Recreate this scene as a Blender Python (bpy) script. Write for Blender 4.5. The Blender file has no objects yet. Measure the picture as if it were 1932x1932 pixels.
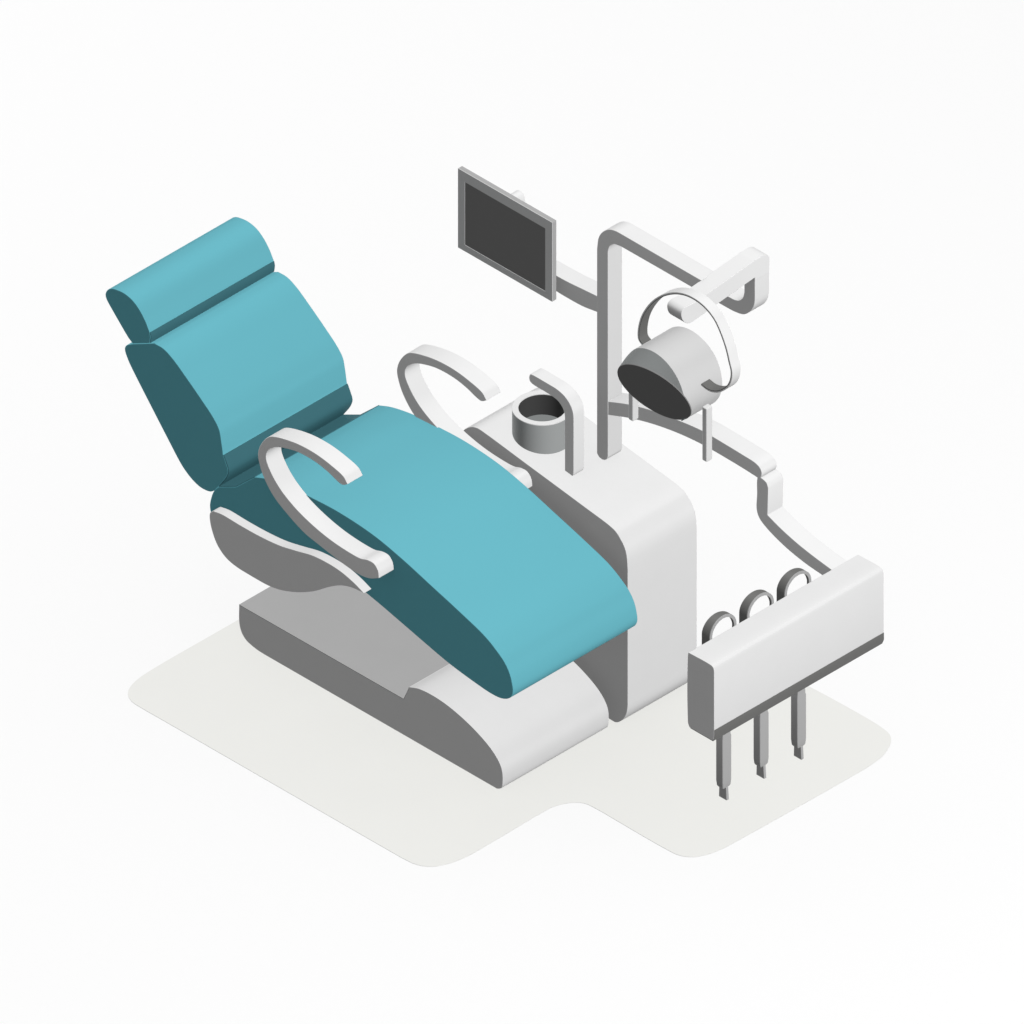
import bpy, bmesh, math
from mathutils import Vector

# ---------------------------------------------------------------- scene, camera, light
SC = bpy.context.scene
COL = SC.collection
S = 0.002                      # metres per layout unit
U0, V0, CO = 475.0, 1221.0, math.cos(math.radians(30))

def to_m(p):
    return Vector((p[0] * S, p[1] * S, p[2] * S))

cam_d = bpy.data.cameras.new('camera')
cam_d.type = 'ORTHO'
cam_d.ortho_scale = 1932 * math.sqrt(2 / 3) * S
cam_d.clip_start, cam_d.clip_end = 0.05, 200
cam = bpy.data.objects.new('camera', cam_d)
COL.objects.link(cam)
AIM = to_m((28.5, 538.5, 0))
VIEW = Vector((1, -1, 1)).normalized()
cam.location = AIM + VIEW * 9
cam.rotation_euler = (-VIEW).to_track_quat('-Z', 'Y').to_euler()
SC.camera = cam

world = bpy.data.worlds.new('World')
SC.world = world
world.use_nodes = True
bg = world.node_tree.nodes['Background']
bg.inputs['Color'].default_value = (1, 1, 1, 1)
bg.inputs['Strength'].default_value = 0.10

def studio_lamp(name, direction, level, size=10, dist=40):
    """large, far, soft studio lamp; level = radiance it gives a white face turned to it"""
    d = Vector(direction).normalized()
    l = bpy.data.lights.new(name, 'AREA')
    l.shape = 'SQUARE'
    l.size = size
    l.energy = level * math.pi ** 2 * dist ** 2
    l.use_shadow = False
    o = bpy.data.objects.new(name, l)
    COL.objects.link(o)
    o.location = Vector((0.6, 0.4, 0.6)) + d * dist
    o.rotation_euler = (-d).to_track_quat('-Z', 'Y').to_euler()
    return o

studio_lamp('front_lamp', (0.80, 0, 0.45), 0.918)
studio_lamp('top_back_lamp', (-1, 0, 1), 0.68)
studio_lamp('side_fill_lamp', (0, -1, 0.03), 0.13)

vs = SC.view_settings
vs.view_transform, vs.look = 'Standard', 'None'
vs.exposure, vs.gamma = 0, 1
vs.use_curve_mapping = False
SC.render.engine = 'CYCLES'
SC.cycles.max_bounces = 2
SC.cycles.diffuse_bounces = 0
SC.cycles.glossy_bounces = 1
SC.cycles.use_denoising = True

# ---------------------------------------------------------------- materials
def mat(name, col, rough=0.55, spec=0.15, var=0.02, scale=9.0, bump=0.0):
    m = bpy.data.materials.new(name)
    m.use_nodes = True
    nt = m.node_tree
    b = nt.nodes['Principled BSDF']
    b.inputs['Roughness'].default_value = rough
    b.inputs['Specular IOR Level'].default_value = spec
    tc = nt.nodes.new('ShaderNodeTexCoord')
    nz = nt.nodes.new('ShaderNodeTexNoise')
    nz.inputs['Scale'].default_value = scale
    nz.inputs['Detail'].default_value = 3
    nt.links.new(tc.outputs['Object'], nz.inputs['Vector'])
    mx = nt.nodes.new('ShaderNodeMix')
    mx.data_type = 'RGBA'
    mx.inputs[6].default_value = tuple(c * (1 - var) for c in col) + (1,)
    mx.inputs[7].default_value = tuple(min(0.97, c * (1 + var)) for c in col) + (1,)
    nt.links.new(nz.outputs['Fac'], mx.inputs[0])
    nt.links.new(mx.outputs[2], b.inputs['Base Color'])
    if bump:
        n2 = nt.nodes.new('ShaderNodeTexNoise')
        n2.inputs['Scale'].default_value = 260
        nt.links.new(tc.outputs['Object'], n2.inputs['Vector'])
        bp = nt.nodes.new('ShaderNodeBump')
        bp.inputs['Strength'].default_value = bump
        bp.inputs['Distance'].default_value = 0.001
        nt.links.new(n2.outputs['Fac'], bp.inputs['Height'])
        nt.links.new(bp.outputs['Normal'], b.inputs['Normal'])
    return m

FLOOR = mat('white_studio_floor', (.97, .97, .97), .8, 0.0, 0.0)
SHADOW_GREY = mat('pale_painted_shadow', (.845, .845, .817), .8, 0.0, .012, 4)  # tone of the drop shadow painted on the floor
WHITE = mat('white_enamel', (.82, .82, .82), .6, .06)
BRIGHT = mat('bright_white_enamel', (.87, .87, .87), .6, .06)
SOFTWHITE = mat('light_grey_enamel', (.77, .77, .77))
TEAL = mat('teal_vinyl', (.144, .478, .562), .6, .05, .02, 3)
TEAL_SHADE = mat('shaded_teal_vinyl', (.052, .165, .195), .6, .05)  # teal darkened to paint the shade below the cushions
GREY_TOP = mat('grey_cover_plate', (.42, .42, .42), .6, .1)
GREY = mat('grey_plastic', (.44, .44, .44), .5, .15)
GREY_MID = mat('mid_grey_plastic', (.235, .247, .247), .55, .12)
BOWL_GREY = mat('grey_bowl_glaze', (.39, .405, .405), .5, .12)
HEAD_GREY = mat('pale_grey_lamp_shell', (.67, .67, .67))
SILVER = mat('silver_bezel', (.66, .66, .66), .5, .15)
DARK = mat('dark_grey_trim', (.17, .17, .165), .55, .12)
SCREEN = mat('grey_screen_glass', (.235, .235, .235), .5, 0, 0)
BLACK = mat('charcoal_lining', (.06, .06, .06), .5, .1)
LENS = mat('charcoal_lens_glass', (.26, .26, .26), .5, 0, 0)

# ---------------------------------------------------------------- builders
def XZ(u, v, Y):
    """point of the plane Y whose isometric drawing position is (u, v)"""
    X = (u - U0) / CO - Y
    return (X, V0 + (X - Y) / 2 - v)

def YZ(u, v, X):
    Y = (u - U0) / CO - X
    return (Y, V0 + (X - Y) / 2 - v)

def XY(u, v, Z=0):
    a, d = (u - U0) / CO, 2 * (v + Z - V0)
    return ((a + d) / 2, (a - d) / 2)

def spline(pts, closed=True, step=5.0):
    """centripetal Catmull-Rom through (a, b) points; (a, b, 1) keeps a sharp corner"""
    n = len(pts)
    P = [Vector(p[:2]) for p in pts]
    K = [len(p) > 2 and bool(p[2]) for p in pts]
    out = []
    for i in range(n if closed else n - 1):
        j = (i + 1) % n
        p1, p2 = P[i], P[j]
        if K[i] and K[j]:
            out.append(p1)
            continue
        p0 = P[i - 1] if (closed or i > 0) and not K[i] else p1 + (p1 - p2)
        p3 = P[(j + 1) % n] if (closed or j < n - 1) and not K[j] else p2 + (p2 - p1)
        L = (p2 - p1).length
        m = max(1, int(round(L / step)))
        t = [0]
        for a, b in ((p0, p1), (p1, p2), (p2, p3)):
            t.append(t[-1] + max(1e-4, (b - a).length) ** .5)
        for k in range(m):
            x = t[1] + (t[2] - t[1]) * k / m
            def lp(a, b, ta, tb):
                return a * ((tb - x) / (tb - ta)) + b * ((x - ta) / (tb - ta))
            a1, a2, a3 = lp(p0, p1, t[0], t[1]), lp(p1, p2, t[1], t[2]), lp(p2, p3, t[2], t[3])
            b1, b2 = lp(a1, a2, t[0], t[2]), lp(a2, a3, t[1], t[3])
            out.append(lp(b1, b2, t[1], t[2]))
    if not closed:
        out.append(P[-1])
    return [(p.x, p.y) for p in out]

def origin(parent):
    while parent is not None and parent.parent is not None:
        parent = parent.parent
    return parent.location if parent is not None else Vector((0, 0, 0))

def link(name, bm, m, parent=None, bevel=0.0, angle=30):
    me = bpy.data.meshes.new(name)
    bmesh.ops.recalc_face_normals(bm, faces=bm.faces)
    org = origin(parent)
    for v in bm.verts:
        v.co = v.co * S - org
    bm.to_mesh(me)
    bm.free()
    me.materials.append(m)
    for p in me.polygons:
        p.use_smooth = True
    me.set_sharp_from_angle(angle=math.radians(angle))
    o = bpy.data.objects.new(name, me)
    COL.objects.link(o)
    if parent is not None:
        o.parent = parent
    if bevel:
        md = o.modifiers.new('edge', 'BEVEL')
        md.width = bevel * S
        md.segments = 2
        md.limit_method = 'ANGLE'
        md.angle_limit = math.radians(50)
        md.harden_normals = True
    return o

def prism_bm(prof, a, b, axis='Y', bm=None):
    """profile extruded from a to b: axis Y takes (X, Z), X takes (Y, Z), Z takes (X, Y)"""
    bm = bm or bmesh.new()
    def co(p, t):
        if axis == 'Y': return (p[0], t, p[1])
        if axis == 'X': return (t, p[0], p[1])
        return (p[0], p[1], t)
    A = [bm.verts.new(co(p, a)) for p in prof]
    B = [bm.verts.new(co(p, b)) for p in prof]
    bm.faces.new(A)
    bm.faces.new(B[::-1])
    n = len(prof)
    for i in range(n):
        bm.faces.new((A[i], B[i], B[(i + 1) % n], A[(i + 1) % n]))
    return bm

def prism(name, prof, a, b, m, parent=None, axis='Y', bevel=0.8):
    return link(name, prism_bm(prof, a, b, axis), m, parent, bevel)

def traced(pts, Y, step=5.0):
    """drawing-position outline on the plane Y -> smooth (X, Z) profile"""
    return spline([XZ(p[0], p[1], Y) + tuple(p[2:]) for p in pts], True, step)

def box(x0, x1, y0, y1, z0, z1, bm=None):
    return prism_bm([(x0, y0), (x1, y0), (x1, y1), (x0, y1)], z0, z1, 'Z', bm)

def loft(sections, bm=None, cap=True):
    bm = bm or bmesh.new()
    R = [[bm.verts.new(p) for p in s] for s in sections]
    n = len(R[0])
    for r0, r1 in zip(R, R[1:]):
        for i in range(n):
            bm.faces.new((r0[i], r0[(i + 1) % n], r1[(i + 1) % n], r1[i]))
    if cap is True:
        bm.faces.new(R[0])
    if cap:
        bm.faces.new(R[-1][::-1])
    return bm

def empty(name, at, label, cat, group=None):
    o = bpy.data.objects.new(name, None)
    o.empty_display_size = 0.05
    COL.objects.link(o)
    o.location = to_m(at)
    o['label'], o['category'] = label, cat
    if group:
        o['group'] = group
    return o

# ---------------------------------------------------------------- floor and its painted drop shadow
fl = prism('floor', [(-15000, -15000), (15000, -15000), (15000, 15000), (-15000, 15000)], -30, -0.6, FLOOR, axis='Z', bevel=0)
fl['kind'] = 'structure'

shadow_pts = [(450, 1169, 1), (288.4, 1262.2), (261.4, 1280.1), (245.7, 1295.9), (241.2, 1309.3), (247.9, 1322.8), (270.4, 1337.6),
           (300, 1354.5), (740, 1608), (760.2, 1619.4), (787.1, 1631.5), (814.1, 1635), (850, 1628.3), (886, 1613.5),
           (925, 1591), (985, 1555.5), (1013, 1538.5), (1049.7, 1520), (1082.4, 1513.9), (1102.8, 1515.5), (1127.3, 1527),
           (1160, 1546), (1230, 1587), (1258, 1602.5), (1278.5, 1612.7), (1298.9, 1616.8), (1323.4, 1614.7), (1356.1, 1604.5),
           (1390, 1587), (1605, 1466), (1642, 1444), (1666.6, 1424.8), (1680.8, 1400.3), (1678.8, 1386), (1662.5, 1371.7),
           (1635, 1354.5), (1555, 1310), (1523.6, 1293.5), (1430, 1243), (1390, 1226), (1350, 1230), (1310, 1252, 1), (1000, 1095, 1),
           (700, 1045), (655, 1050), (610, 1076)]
mp = spline([XY(p[0], p[1]) + tuple(p[2:]) for p in shadow_pts], True, 8)
mt = prism('floor_shadow', mp, -2.0, 0, SHADOW_GREY, axis='Z', bevel=0)  # thin pale slab standing in for the unit's drop shadow
mt['label'] = 'pale grey painted drop shadow with rounded corners under the whole dental unit'
mt['category'] = 'painted shadow'

# ---------------------------------------------------------------- dental chair
YS = -47.0                          # near side of the upholstery
YE = YS + 271.5                     # far side
chair = empty('dental_chair', (260, 115, 0), 'teal reclining dental chair with white loop armrests on a grey base', 'dental chair')

base_px = [(451.3, 1141, 1), (450.9, 1166), (452.5, 1182), (457.5, 1197), (465, 1208.5), (474, 1217)]
base_prof = [XZ(p[0], p[1], 0) + tuple(p[2:]) for p in base_px]
base_prof += [(13, 0.7), (28, 0.0, 1), (534, 0.0, 1)]
base_prof += [XZ(p[0], p[1], 0) + tuple(p[2:]) for p in
              [(946, 1487), (948.5, 1473.5), (946, 1449), (932.3, 1421.4), (900, 1381.6), (854.2, 1338.7), (817.4, 1312.7), (789.8, 1299.5), (771.4, 1296.4, 1)]]
base_prof += [(331, 67.5, 1)]
base_prof = spline(base_prof, True)
base = prism('base', base_prof, 0, 231, SOFTWHITE, chair, bevel=.25)
prism('cover_plate', [(-27.3, 65.8), (331.5, 67.0), (342, 91.0), (341.3, 91.6), (330.9, 68.2), (-27.3, 67.0)], -0.2, 231.2, GREY_TOP, base, bevel=0)
link('lift_column', box(-6, 68, 160, 220, 66, 250), GREY, chair, 2)

seat_px = [(480.5, 900.1, 1), (502, 903), (540, 915.5), (577, 933.3), (640, 966.5), (706, 1010.5), (760, 1055.5), (811, 1102.3), (865, 1152), (915.4, 1200.8),
           (938, 1229), (952.2, 1250), (962, 1272), (966.9, 1293), (968, 1305), (965.5, 1313.5), (958, 1318.5), (946, 1318),
           (927.7, 1309.6), (890, 1284), (846.5, 1251.4), (800, 1212), (762.2, 1179.4), (701, 1127.3),
           (640, 1080), (560, 1062), (480, 1032), (430, 1000), (400, 972), (395.8, 957), (398, 940), (404, 925.5), (412, 918.5, 1), (445, 918.5, 1)]
seat = prism('seat', traced(seat_px, YS), YS, YE, TEAL, chair, bevel=1.0)
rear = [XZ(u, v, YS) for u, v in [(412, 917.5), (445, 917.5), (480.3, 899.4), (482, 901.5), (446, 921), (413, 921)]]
prism('rear_shade', rear, YS + .5, YE - .5, TEAL_SHADE, seat, bevel=0)['label'] = 'dark teal painted shade on the rear edge of the seat'  # thin slab, shade below the backrest put into its colour

back_px = [(290.9, 647.6, 1), (308, 657.6), (325.2, 676), (350.9, 711.5), (379.5, 753), (402.4, 788), (413.3, 810), (417, 829), (421, 858.3, 1),
           (427, 876), (430.4, 888), (427, 900), (413, 917, 1), (403.5, 926, 1), (397, 928), (379.5, 920.7), (362.4, 905), (345.2, 882), (333.8, 862),
           (325, 845), (251, 700), (242.3, 681.5), (237.1, 667.6), (235.1, 657.6), (238, 651.9), (249.4, 649, 1)]
backrest = prism('backrest', traced(back_px, YS + .6), YS + .6, YE - .6, TEAL, chair, bevel=1.0)

def skin_panel(pts, Y, thick):
    """thin slab that follows an open outline, proud of it by `thick`"""
    c = [Vector(p) for p in spline([XZ(u, v, Y) for u, v in pts], False)]
    outer = []
    for i, p in enumerate(c):
        t = (c[min(i + 1, len(c) - 1)] - c[max(i - 1, 0)]).normalized()
        outer.append((p.x - t.y * thick, p.y + t.x * thick))
    inner = []
    for i, p in enumerate(c):
        t = (c[min(i + 1, len(c) - 1)] - c[max(i - 1, 0)]).normalized()
        inner.append((p.x + t.y, p.y - t.x))
    return outer + inner[::-1]

o = prism('lower_shade', skin_panel([(421.1, 859), (427, 876), (430.4, 888), (427, 900), (413, 917)], YS, .8), YS + 1, YE - 1, TEAL_SHADE, backrest, bevel=0)  # shade on the lower roll, painted as a darker slab
o['label'] = 'dark teal painted shade on the lower roll of the backrest'

head_px = [(282.3, 627, 1), (273.7, 604.7), (262.3, 583.3), (249.4, 566), (233.7, 553), (220.8, 547), (210.8, 544.3), (202.8, 547), (198.6, 555), (200.8, 565),
           (206, 575), (231, 619), (238, 631), (243.7, 640), (250.3, 648.3, 1), (282.3, 647.5, 1), (283.8, 636, 1)]
headrest = prism('headrest', traced(head_px, YS + .3), YS + .3, YE - .3, TEAL, chair, bevel=1.0)
o = prism('lower_shade', skin_panel([(282.4, 627.6), (283.8, 636), (282.4, 647)], YS, .8), YS + .9, YE - .9, TEAL_SHADE, headrest, bevel=0)  # darker slab paints the shade along the headrest's lower edge
o['label'] = 'dark teal painted shade on the lower edge of the headrest'

arm_px = [(655.8, 913.6, 1), (659, 910), (648.4, 899.5), (623.9, 877), (594.5, 855.2), (562.6, 837.8), (535.7, 828), (518.5, 824), (508.7, 823.8),
          (497.7, 831), (489.1, 844.5), (486.6, 859.2), (490.3, 878.8), (497.7, 901), (516, 936.4), (545.5, 974.4), (574.9, 1006.3), (599.4, 1026.5),
          (623.9, 1046), (655.7, 1070), (680.3, 1085.5), (697.4, 1091.5), (715, 1091, 1), (713.4, 1077.4), (706, 1063.9), (693.8, 1056.5), (680.3, 1053.5),
          (660.7, 1043), (623.9, 1018.5), (587.1, 988), (555.3, 956), (528.3, 921.5), (511.2, 891), (502.6, 868), (502.6, 856.7), (508.7, 847.5), (521, 844),
          (538.1, 846), (562.6, 853.5), (594.5, 871.5), (619, 891), (637, 908.5), (646, 915)]
arm_prof = traced(arm_px[:1] + arm_px[2:], YS - 32, 4)
prism('armrest', arm_prof, YS - 32, YS + 1.5, BRIGHT, chair)
FAR = (2.0, 300.6, 8.7)
prism('armrest', [(x + FAR[0], z + FAR[2]) for x, z in arm_prof], YS - 32 + FAR[1], YS - 32 + FAR[1] + 32, BRIGHT, chair)

shell_px = [(402.1, 964.1, 1), (418, 970), (452.4, 990.5), (489.1, 1011), (525.9, 1028.3), (557.7, 1038.6), (589.6, 1048), (619, 1062.5), (643.5, 1078.5),
            (668, 1099.6), (687.2, 1119.5, 1), (668, 1110.5), (653.3, 1106), (638.6, 1104.8), (619, 1108), (594.5, 1115), (570, 1117.7), (545.5, 1116.3),
            (523.4, 1111.7), (505, 1104.5), (472, 1086), (445, 1069), (426.6, 1053), (410.7, 1030), (400.9, 1005), (395.8, 982), (396, 968)]
shell_prof = traced(shell_px, YS - 17)
prism('side_shell', shell_prof, YS - 17, YS - .4, WHITE, chair)
prism('side_shell', shell_prof, YE + .4, YE + 17, WHITE, chair)
pan_px = [(470, 1020), (600, 1070), (640, 1085), (610, 1095), (570, 1104), (520, 1096), (470, 1070), (440, 1045), (440, 1020)]
prism('seat_pan', traced(pan_px, YS), YS + 6, YE - 6, GREY, chair)

# ---------------------------------------------------------------- cabinet with spittoon bowl and tap
YC = 254.0
cab = empty('side_cabinet', (390, YC + 75, 0), 'white side cabinet with round spittoon bowl and bent tap on its sloping top', 'dental cabinet')
cab_px = [(873, 825), (873.5, 813), (880, 808), (890.4, 805.1), (901.5, 808), (916.2, 817.8), (989.7, 872.3), (1058.3, 923), (1112.2, 963), (1138, 982), (1149, 990.6),
          (1162, 1003), (1171, 1017.5), (1179, 1034), (1183, 1052), (1184.5, 1075, 1), (1184.5, 1330, 1), (1183, 1343), (1179.5, 1352), (1172, 1360)]
cab_prof = [XZ(p[0], p[1], YC) + tuple(p[2:]) for p in cab_px]
x_end = cab_prof[-1][0]
cab_prof = cab_prof + [(x_end - 12, 0.3), (x_end - 26, 0.0, 1), (cab_prof[0][0], 0.0, 1), (cab_prof[0][0], 350, 1)]
cab_prof = spline(cab_prof, True)
prism('body', cab_prof, YC, YC + 150.5, WHITE, cab)

def ring_bm(c, ri, ro, z0, z1, n=72):
    bm = bmesh.new()
    def cir(r, z): return [(c[0] + r * math.cos(2 * math.pi * i / n), c[1] + r * math.sin(2 * math.pi * i / n), z) for i in range(n)]
    R = [[bm.verts.new(p) for p in s] for s in (cir(ri, z0), cir(ro, z0), cir(ro, z1), cir(ri, z1))]
    for a in range(4):
        r0, r1 = R[a], R[(a + 1) % 4]
        for i in range(n):
            bm.faces.new((r0[i], r0[(i + 1) % n], r1[(i + 1) % n], r1[i]))
    return bm

def disc_bm(c, r, z0, z1, n=72):
    return prism_bm([(c[0] + r * math.cos(2 * math.pi * i / n), c[1] + r * math.sin(2 * math.pi * i / n)) for i in range(n)], z0, z1, 'Z')

BC, BZ = (310.6, 322.0), 397.3
bowl = link('spittoon_bowl', ring_bm(BC, 38.2, 46.3, BZ - 10, BZ + 47), BOWL_GREY, cab)
link('rim', ring_bm(BC, 36.6, 46.6, BZ + 47.1, BZ + 49), WHITE, bowl, .5)
link('lining', ring_bm(BC, 36.7, 38.0, BZ - 2, BZ + 47.05), BLACK, bowl)
link('drain_plate', disc_bm(BC, 36.6, BZ + 6, BZ + 10), GREY_MID, bowl)

YF = 290.0
tap_px = [(1000.5, 706), (998.3, 711), (999.2, 718), (1003.2, 723.4), (1028.9, 739.5), (1043, 748.5), (1053, 757), (1060.5, 768), (1064.5, 778), (1065.7, 789, 1),
          (1065.7, 887.6, 1), (1068.5, 894.5), (1076, 899), (1081, 897), (1082.2, 889, 1), (1082.3, 790, 1), (1081, 778), (1076.7, 765.1), (1065.7, 748), (1051, 734.5),
          (1040, 727.5), (1028.9, 721), (1005, 707.3)]
prism('tap', traced(tap_px, YF, 3), YF, YF + 23, BRIGHT, cab, bevel=.6)

# ---------------------------------------------------------------- pole, boom, crossbar
YP, WP = 354.0, 31.0
pole = empty('lamp_pole', (409, YP + 15, 382), 'tall white square pole with bent boom rising from the cabinet top', 'support pole')
pole_px = [(1126.1, 855, 1), (1126.1, 470, 1), (1128.9, 449.3), (1135, 439), (1147.3, 433), (1160, 435), (1176, 443.5, 1), (1323.4, 529, 1), (1305, 541.8, 1),
           (1172, 465.5, 1), (1158, 460.6), (1150, 465), (1147, 475, 1), (1147, 861, 1), (1145.3, 865.6), (1140.4, 868), (1132, 864.8)]
prism('post', traced(pole_px, YP, 4), YP, YP + WP, BRIGHT, pole)

XB = 671.0
bar_px = [(1447, 481.0), (1439.9, 481.9), (1430, 488), (1331.6, 557), (1313.3, 570), (1292, 581), (1286.5, 588), (1285.7, 595), (1288.7, 605), (1297.9, 610.5),
          (1309, 605.5), (1335.7, 586.6), (1356.1, 571.8), (1424.5, 523.8, 1), (1424.5, 530, 1), (1451.4, 514, 1), (1451.4, 484.5)]
bar = spline([YZ(p[0], p[1], XB) + tuple(p[2:]) for p in bar_px], True, 4)
bm = prism_bm(bar, XB - 31.5, XB, 'X')
for v in bm.verts:                  # the bar is turned in plan and droops towards its near end
    t = 36 * max(0.0, 425.0 - v.co.y) / 160
    v.co += Vector((-t, t, -t))
link('crossbar', bm, BRIGHT, pole, .8)
YH = 425.6
hook_px = [(1424.4, 510, 1), (1424.4, 566, 1), (1422.5, 577), (1416, 587), (1403.1, 593.3), (1386.7, 588.6), (1372, 581, 1), (1330, 557, 1), (1330, 535.5, 1), (1374.5, 559.5, 1),
           (1385, 565), (1393, 566.8), (1401, 562.1), (1404.1, 552, 1), (1404.1, 510, 1)]
prism('hook', traced(hook_px, YH, 3), YH, YH + 31, BRIGHT, pole)

# ---------------------------------------------------------------- monitor
YM = 334.0
mon = empty('monitor', (218, YM, 640), 'flat grey framed monitor with dark screen on an arm from the pole', 'monitor')
def mon_xz(u, v): return XZ(u, v, YM)
x0, zt0 = mon_xz(864.4, 317)
x1, _ = mon_xz(1042.5, 421.7)
zt = zt0
zb = mon_xz(863.4, 466)[1]
link('housing', box(x0, x1, YM + .6, YM + 8.7, zb, zt), GREY, mon, .8)
s0, st = mon_xz(877.4, 343)
s1, _ = mon_xz(1029.2, 430)
sb = mon_xz(877, 460)[1]
sb -= 1.5
bm = bmesh.new()
fo = [(x0 + .2, zb + .2), (x1 - .2, zb + .2), (x1 - .2, zt - .2), (x0 + .2, zt - .2)]
fi = [(s0, sb), (s1, sb), (s1, st), (s0, st)]
rings = [[bm.verts.new((x, y, z)) for x, z in f] for f, y in ((fo, YM + .7), (fo, YM - .6), (fi, YM - .6), (fi, YM + .7))]
for a in range(4):
    r0, r1 = rings[a], rings[(a + 1) % 4]
    for i in range(4):
        bm.faces.new((r0[i], r0[(i + 1) % 4], r1[(i + 1) % 4], r1[i]))
link('bezel', bm, SILVER, mon)
link('screen', box(s0 + .1, s1 - .1, YM - .1, YM + .5, sb + .1, st - .1), SCREEN, mon)
YA = 354.5
marm_px = [(1135, 563), (1126.5, 558.5), (1100, 545.5), (1075, 533.5), (1050.8, 520.5), (1020, 503), (992, 486), (972, 470), (966, 450), (965, 420), (964.5, 395), (962, 381), (955, 374.5), (949, 374),
           (945, 380), (945, 410), (946, 450), (950, 475), (962, 493), (985, 508), (1015, 525), (1050.8, 550.5), (1075, 565), (1100, 578.5), (1126.5, 589), (1135, 593)]
prism('arm', traced(marm_px, YA, 5), YA, YA + 30.4, BRIGHT, mon)
link('mount', box(190, 250, YM + 8.5, YA + 1, 655, 700), GREY, mon, 1)

# ---------------------------------------------------------------- operating lamp
LX, LY, LZ, LR = 614.4, 262.0, 666.0, 66.5
lamp = empty('operating_lamp', (LX, 304, LZ), 'white drum operating lamp with dark tilted lens hanging in a hoop below the boom', 'lamp')
def circ(cx, cy, cz, r, tilt=0.0, n=80):
    out = []
    for i in range(n):
        a = 2 * math.pi * i / n
        out.append((cx + r * math.cos(a), cy - r * math.sin(a) * math.sin(tilt), cz + r * math.sin(a) * math.cos(tilt)))
    return out
def ring3(c, n, r, k=80):
    """circle of radius r round the axis n, started towards +X and turning towards +Z"""
    n = Vector(n).normalized()
    p = (Vector((1, 0, 0)) - n * n.x).normalized()
    q = (Vector((0, 0, 1)) - n * n.z - p * p.z)
    q = (Vector((0, 0, 1)) - n * n.z); q = (q - p * q.dot(p)).normalized()
    c = Vector(c)
    return [c + r * (p * math.cos(2 * math.pi * i / k) + q * math.sin(2 * math.pi * i / k)) for i in range(k)]
LN = Vector((.171, -.900, -.400)).normalized()
lc = Vector((LX + 27.4, LY - 26.0, LZ + 19.5))
lens_rim = ring3(lc, LN, 66.4)
front = [Vector(p) for p in circ(LX, LY, LZ, LR)]
seam = []
for i, (f, g) in enumerate(zip(front, lens_rim)):          # the grey collar narrows to nothing at the lower left
    w = min(1, max(0, (math.cos(2 * math.pi * i / 80 - math.radians(232)) + .25) / .7))
    w = w * w * (3 - 2 * w)
    seam.append(f.lerp(g - LN * 0.6, w))
link('head', loft([[tuple(p) for p in seam], circ(LX, LY + 82, LZ, LR), circ(LX, LY + 86, LZ, LR - 5)], cap='end'), HEAD_GREY, lamp)
link('collar', loft([[tuple(p - LN * .3) for p in seam], [tuple(p) for p in lens_rim]], cap=False), GREY_MID, lamp)
link('lens', loft([[tuple(p + LN * .1) for p in ring3(lc, LN, 66.6)], [tuple(p) for p in ring3(lc + LN * 1.6, LN, 66.2)]]), LENS, lamp)
yoke_px = [(1212.5, 652.5), (1208.5, 648), (1204, 640), (1203, 626), (1208, 601), (1219, 580.5), (1235, 564), (1255.5, 554), (1277.5, 551.6), (1298, 556.5), (1318, 568), (1334.5, 583), (1349.5, 603),
           (1361.5, 629), (1371.5, 658), (1377.7, 684.5), (1381.5, 701), (1380.5, 717), (1374.5, 730), (1362, 738.8), (1350, 741), (1335.5, 737), (1322.5, 727)]
YY = 296.5
hoop = [Vector(p) for p in spline([XZ(u, v, YY) for u, v in yoke_px], False, 4)]
def strip_bm(line, d0, d1, y0, y1):
    secs = []
    for i, p in enumerate(line):
        t = (line[min(i + 1, len(line) - 1)] - line[max(i - 1, 0)]).normalized()
        nn = Vector((t.y, -t.x))                            # towards the inside of the hoop
        a, b = p + nn * d0, p + nn * d1
        secs.append([(a.x, y0, a.y), (a.x, y1, a.y), (b.x, y1, b.y), (b.x, y0, b.y)])
    return loft(secs)
yoke = link('yoke', strip_bm(hoop, 0, 2, YY, YY + 18), BRIGHT, lamp)
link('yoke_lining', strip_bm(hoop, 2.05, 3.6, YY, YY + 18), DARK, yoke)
ha = Vector((685, 309, 826)); hb = ha + Vector((-42, 42, -42))
hd = (hb - ha).normalized()
link('hanger', loft([[tuple(p) for p in ring3(ha, hd, 4, 20)], [tuple(p) for p in ring3(hb, hd, 4, 20)]]), WHITE, lamp)
link('handle', box(547, 557.5, 273, 286, 567, 664), WHITE, lamp, 2)
link('handle', box(676, 686.5, 304.6, 317.6, 539, 640), WHITE, lamp, 2)

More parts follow.
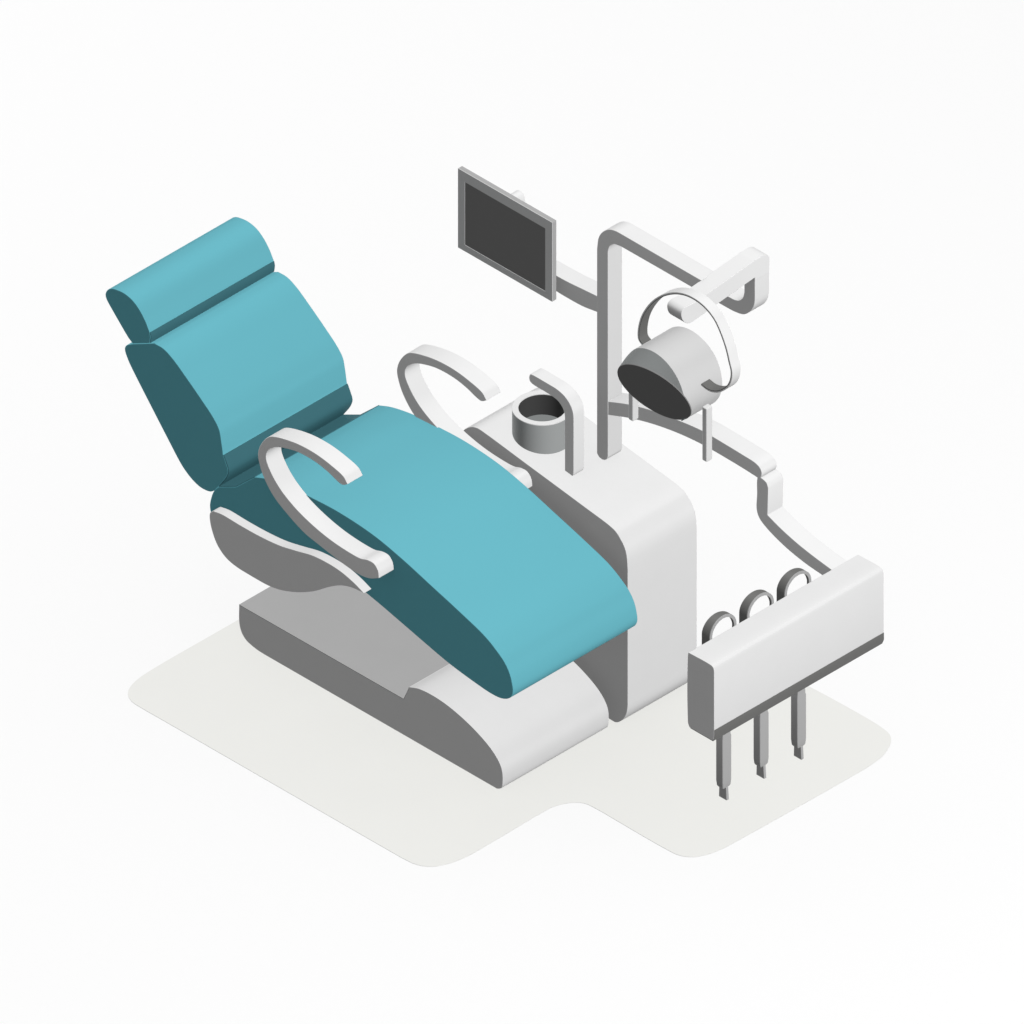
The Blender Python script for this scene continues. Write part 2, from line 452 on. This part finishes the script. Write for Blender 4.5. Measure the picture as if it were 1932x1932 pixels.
# ---------------------------------------------------------------- instrument tray and its arm
tray = empty('instrument_tray', (924, 239, 272), 'long white instrument tray box held out on a jointed arm', 'instrument tray')
TX0, TX1, TY0, TY1, TZ0, TZ1 = 895.0, 953.0, 54.4, 424.0, 271.0, 411.5
tp = spline([(TX0 + 2, TZ1, 1), (TX1 - 5, TZ1), (TX1 - 1.5, TZ1 - 2.5), (TX1, TZ1 - 8, 1), (TX1, TZ0 + 10, 1), (TX1 - 1, TZ0 + 4), (TX1 - 4, TZ0, 1), (TX0 + 4, TZ0, 1),
             (TX0 + .8, TZ0 + 6), (TX0, TZ0 + 18), (TX0 - 1, TZ0 + 70), (TX0, TZ1 - 18), (TX0 + .6, TZ1 - 5)], True, 4)
housing = prism('housing', tp, TY0, TY1, WHITE, tray)
prism('bottom_trim', [(TX1 - 1.5, TZ0 + 21.5), (TX1 + .8, TZ0 + 21.5), (TX1 + .8, TZ0 + 8), (TX1 - 3, TZ0 - 1), (TX0 + 6, TZ0 - 1), (TX0 + 6, TZ0 + .5), (TX1 - 6, TZ0 + .5)],
      TY0 + .4, TY1 - .4, DARK, tray, bevel=0)
arm1 = [(1137, 756), (1146.2, 757.3), (1184.5, 762.5), (1227.4, 773.5), (1276.5, 791.5), (1323.9, 812), (1365.3, 836), (1399, 856.5), (1426.6, 874.5), (1434.5, 884), (1437.3, 894), (1433, 903),
        (1424, 898), (1405.1, 886), (1365.3, 862), (1323.9, 838.5), (1276.5, 816.5), (1227.4, 799), (1184.5, 788.5), (1146.2, 782.7), (1137, 781)]
YT = 354.7
def swung_arm(prof, y0, y1):
    bm = prism_bm(prof, y0, y1)
    for v in bm.verts:              # the arm swings slightly back and down towards the tray
        t = 11.6 * min(1, max(0, (v.co.x - 425) / 465))
        v.co += Vector((-t, t, -t))
    return link('arm', bm, BRIGHT, tray, .8)
swung_arm(traced(arm1, YT), YT, YT + 33)
arm2 = [(1430, 899.5), (1438.7, 903.5), (1446.5, 911.5), (1449.5, 922, 1), (1448.2, 971.7, 1), (1472.5, 996.3), (1503.2, 1024), (1533.8, 1048.5), (1566, 1072.5), (1572, 1077, 1), (1570, 1098, 1), (1548.2, 1083.2),
        (1518.4, 1062.5), (1478.6, 1029.5), (1445, 995), (1432, 976.8), (1427.3, 961), (1428, 933.5)]
swung_arm(traced(arm2, YT + .2), YT + .2, YT + 33.4)

# ---------------------------------------------------------------- handpieces
HL = ['grey dental handpiece under the tray, the one next to its dark end face',
      'middle of the three grey dental handpieces hanging under the tray',
      'grey dental handpiece under the tray nearest the jointed arm']
HG = 'handpieces hanging under the instrument tray'
hp = empty('dental_handpiece', (924, 104, 272), HL[0], 'dental handpiece', HG)
def rect(cx, cy, z, hx, hy, k=2.0):
    return [(cx - hx + k, cy - hy, z), (cx + hx - k * .4, cy - hy, z), (cx + hx, cy - hy + k * .4, z), (cx + hx, cy + hy - k, z), (cx + hx - k, cy + hy, z), (cx - hx + k, cy + hy, z), (cx - hx, cy + hy - k, z), (cx - hx, cy - hy + k, z)]
hx, hy, cx, cy = 8.0, 10.2, 924.0, 104.2
secs = [rect(cx, cy, 270.5, 7.0, 8.2, 1.5), rect(cx, cy, 262, 7.2, 8.4, 1.5), rect(cx, cy, 246, 7.6, 9.3), rect(cx, cy, 243, 8.2, 10.2), rect(cx, cy, 162, 8.2, 10.2), rect(cx, cy, 152, 7.6, 9.2), rect(cx, cy, 149, 6.6, 7.6)]
body = link('body', loft(secs), GREY, hp)
tipsec = [[(cx - 7.5, cy - 2.5, 150), (cx + 7.5, cy - 2.5, 150), (cx + 7.5, cy + 2.5, 150), (cx - 7.5, cy + 2.5, 150)],
          [(cx - 8, cy - 2.5, 126), (cx + 9, cy - 2.5, 126), (cx + 9, cy + 2.5, 126), (cx - 8, cy + 2.5, 126)]]
tip = link('tip', loft(tipsec), GREY, hp, .5)
def arch_bm(yc, zc, r0, r1, xa, xb, narrow=1.0, n=40, drop=34):
    """flat hose bent in an arch; its width shrinks to `narrow` of the full one at the far leg"""
    secs = []
    def sec(y0, z0, y1, z1, k):
        x = xb - (xb - xa) * (1 + (narrow - 1) * k)
        return [(x, y0, z0), (xb, y0, z0), (xb, y1, z1), (x, y1, z1)]
    secs.append(sec(yc - r0, zc - drop, yc - r1, zc - drop, 0))
    for i in range(n + 1):
        a = math.pi - math.pi * i / n
        secs.append(sec(yc + r0 * math.cos(a), zc + r0 * math.sin(a), yc + r1 * math.cos(a), zc + r1 * math.sin(a), (i / n) ** 1.5))
    secs.append(sec(yc + r0, zc - drop, yc + r1, zc - drop, 1))
    return loft(secs)
hose = link('hose', arch_bm(132.6, 411, 24.5, 29, 876.5, 893.2, .25), DARK, hp, .4)
link('hose_edge', arch_bm(132.6, 411, 24, 29, 893.2, 894.6), GREY, hose)
def copy_tree(o, parent=None):
    c = o.copy()
    COL.objects.link(c)
    c.parent = parent
    for ch in list(o.children):
        copy_tree(ch, c)
    return c
for k in (1, 2):
    c = copy_tree(hp)
    c.location = hp.location + Vector((0, 81.5 * k * S, 0))
    c['label'] = HL[k]
    if k == 2:
        for ch in c.children:
            if ch.name.split('.')[0] in ('body', 'tip'):
                ch.location.z -= 5 * S
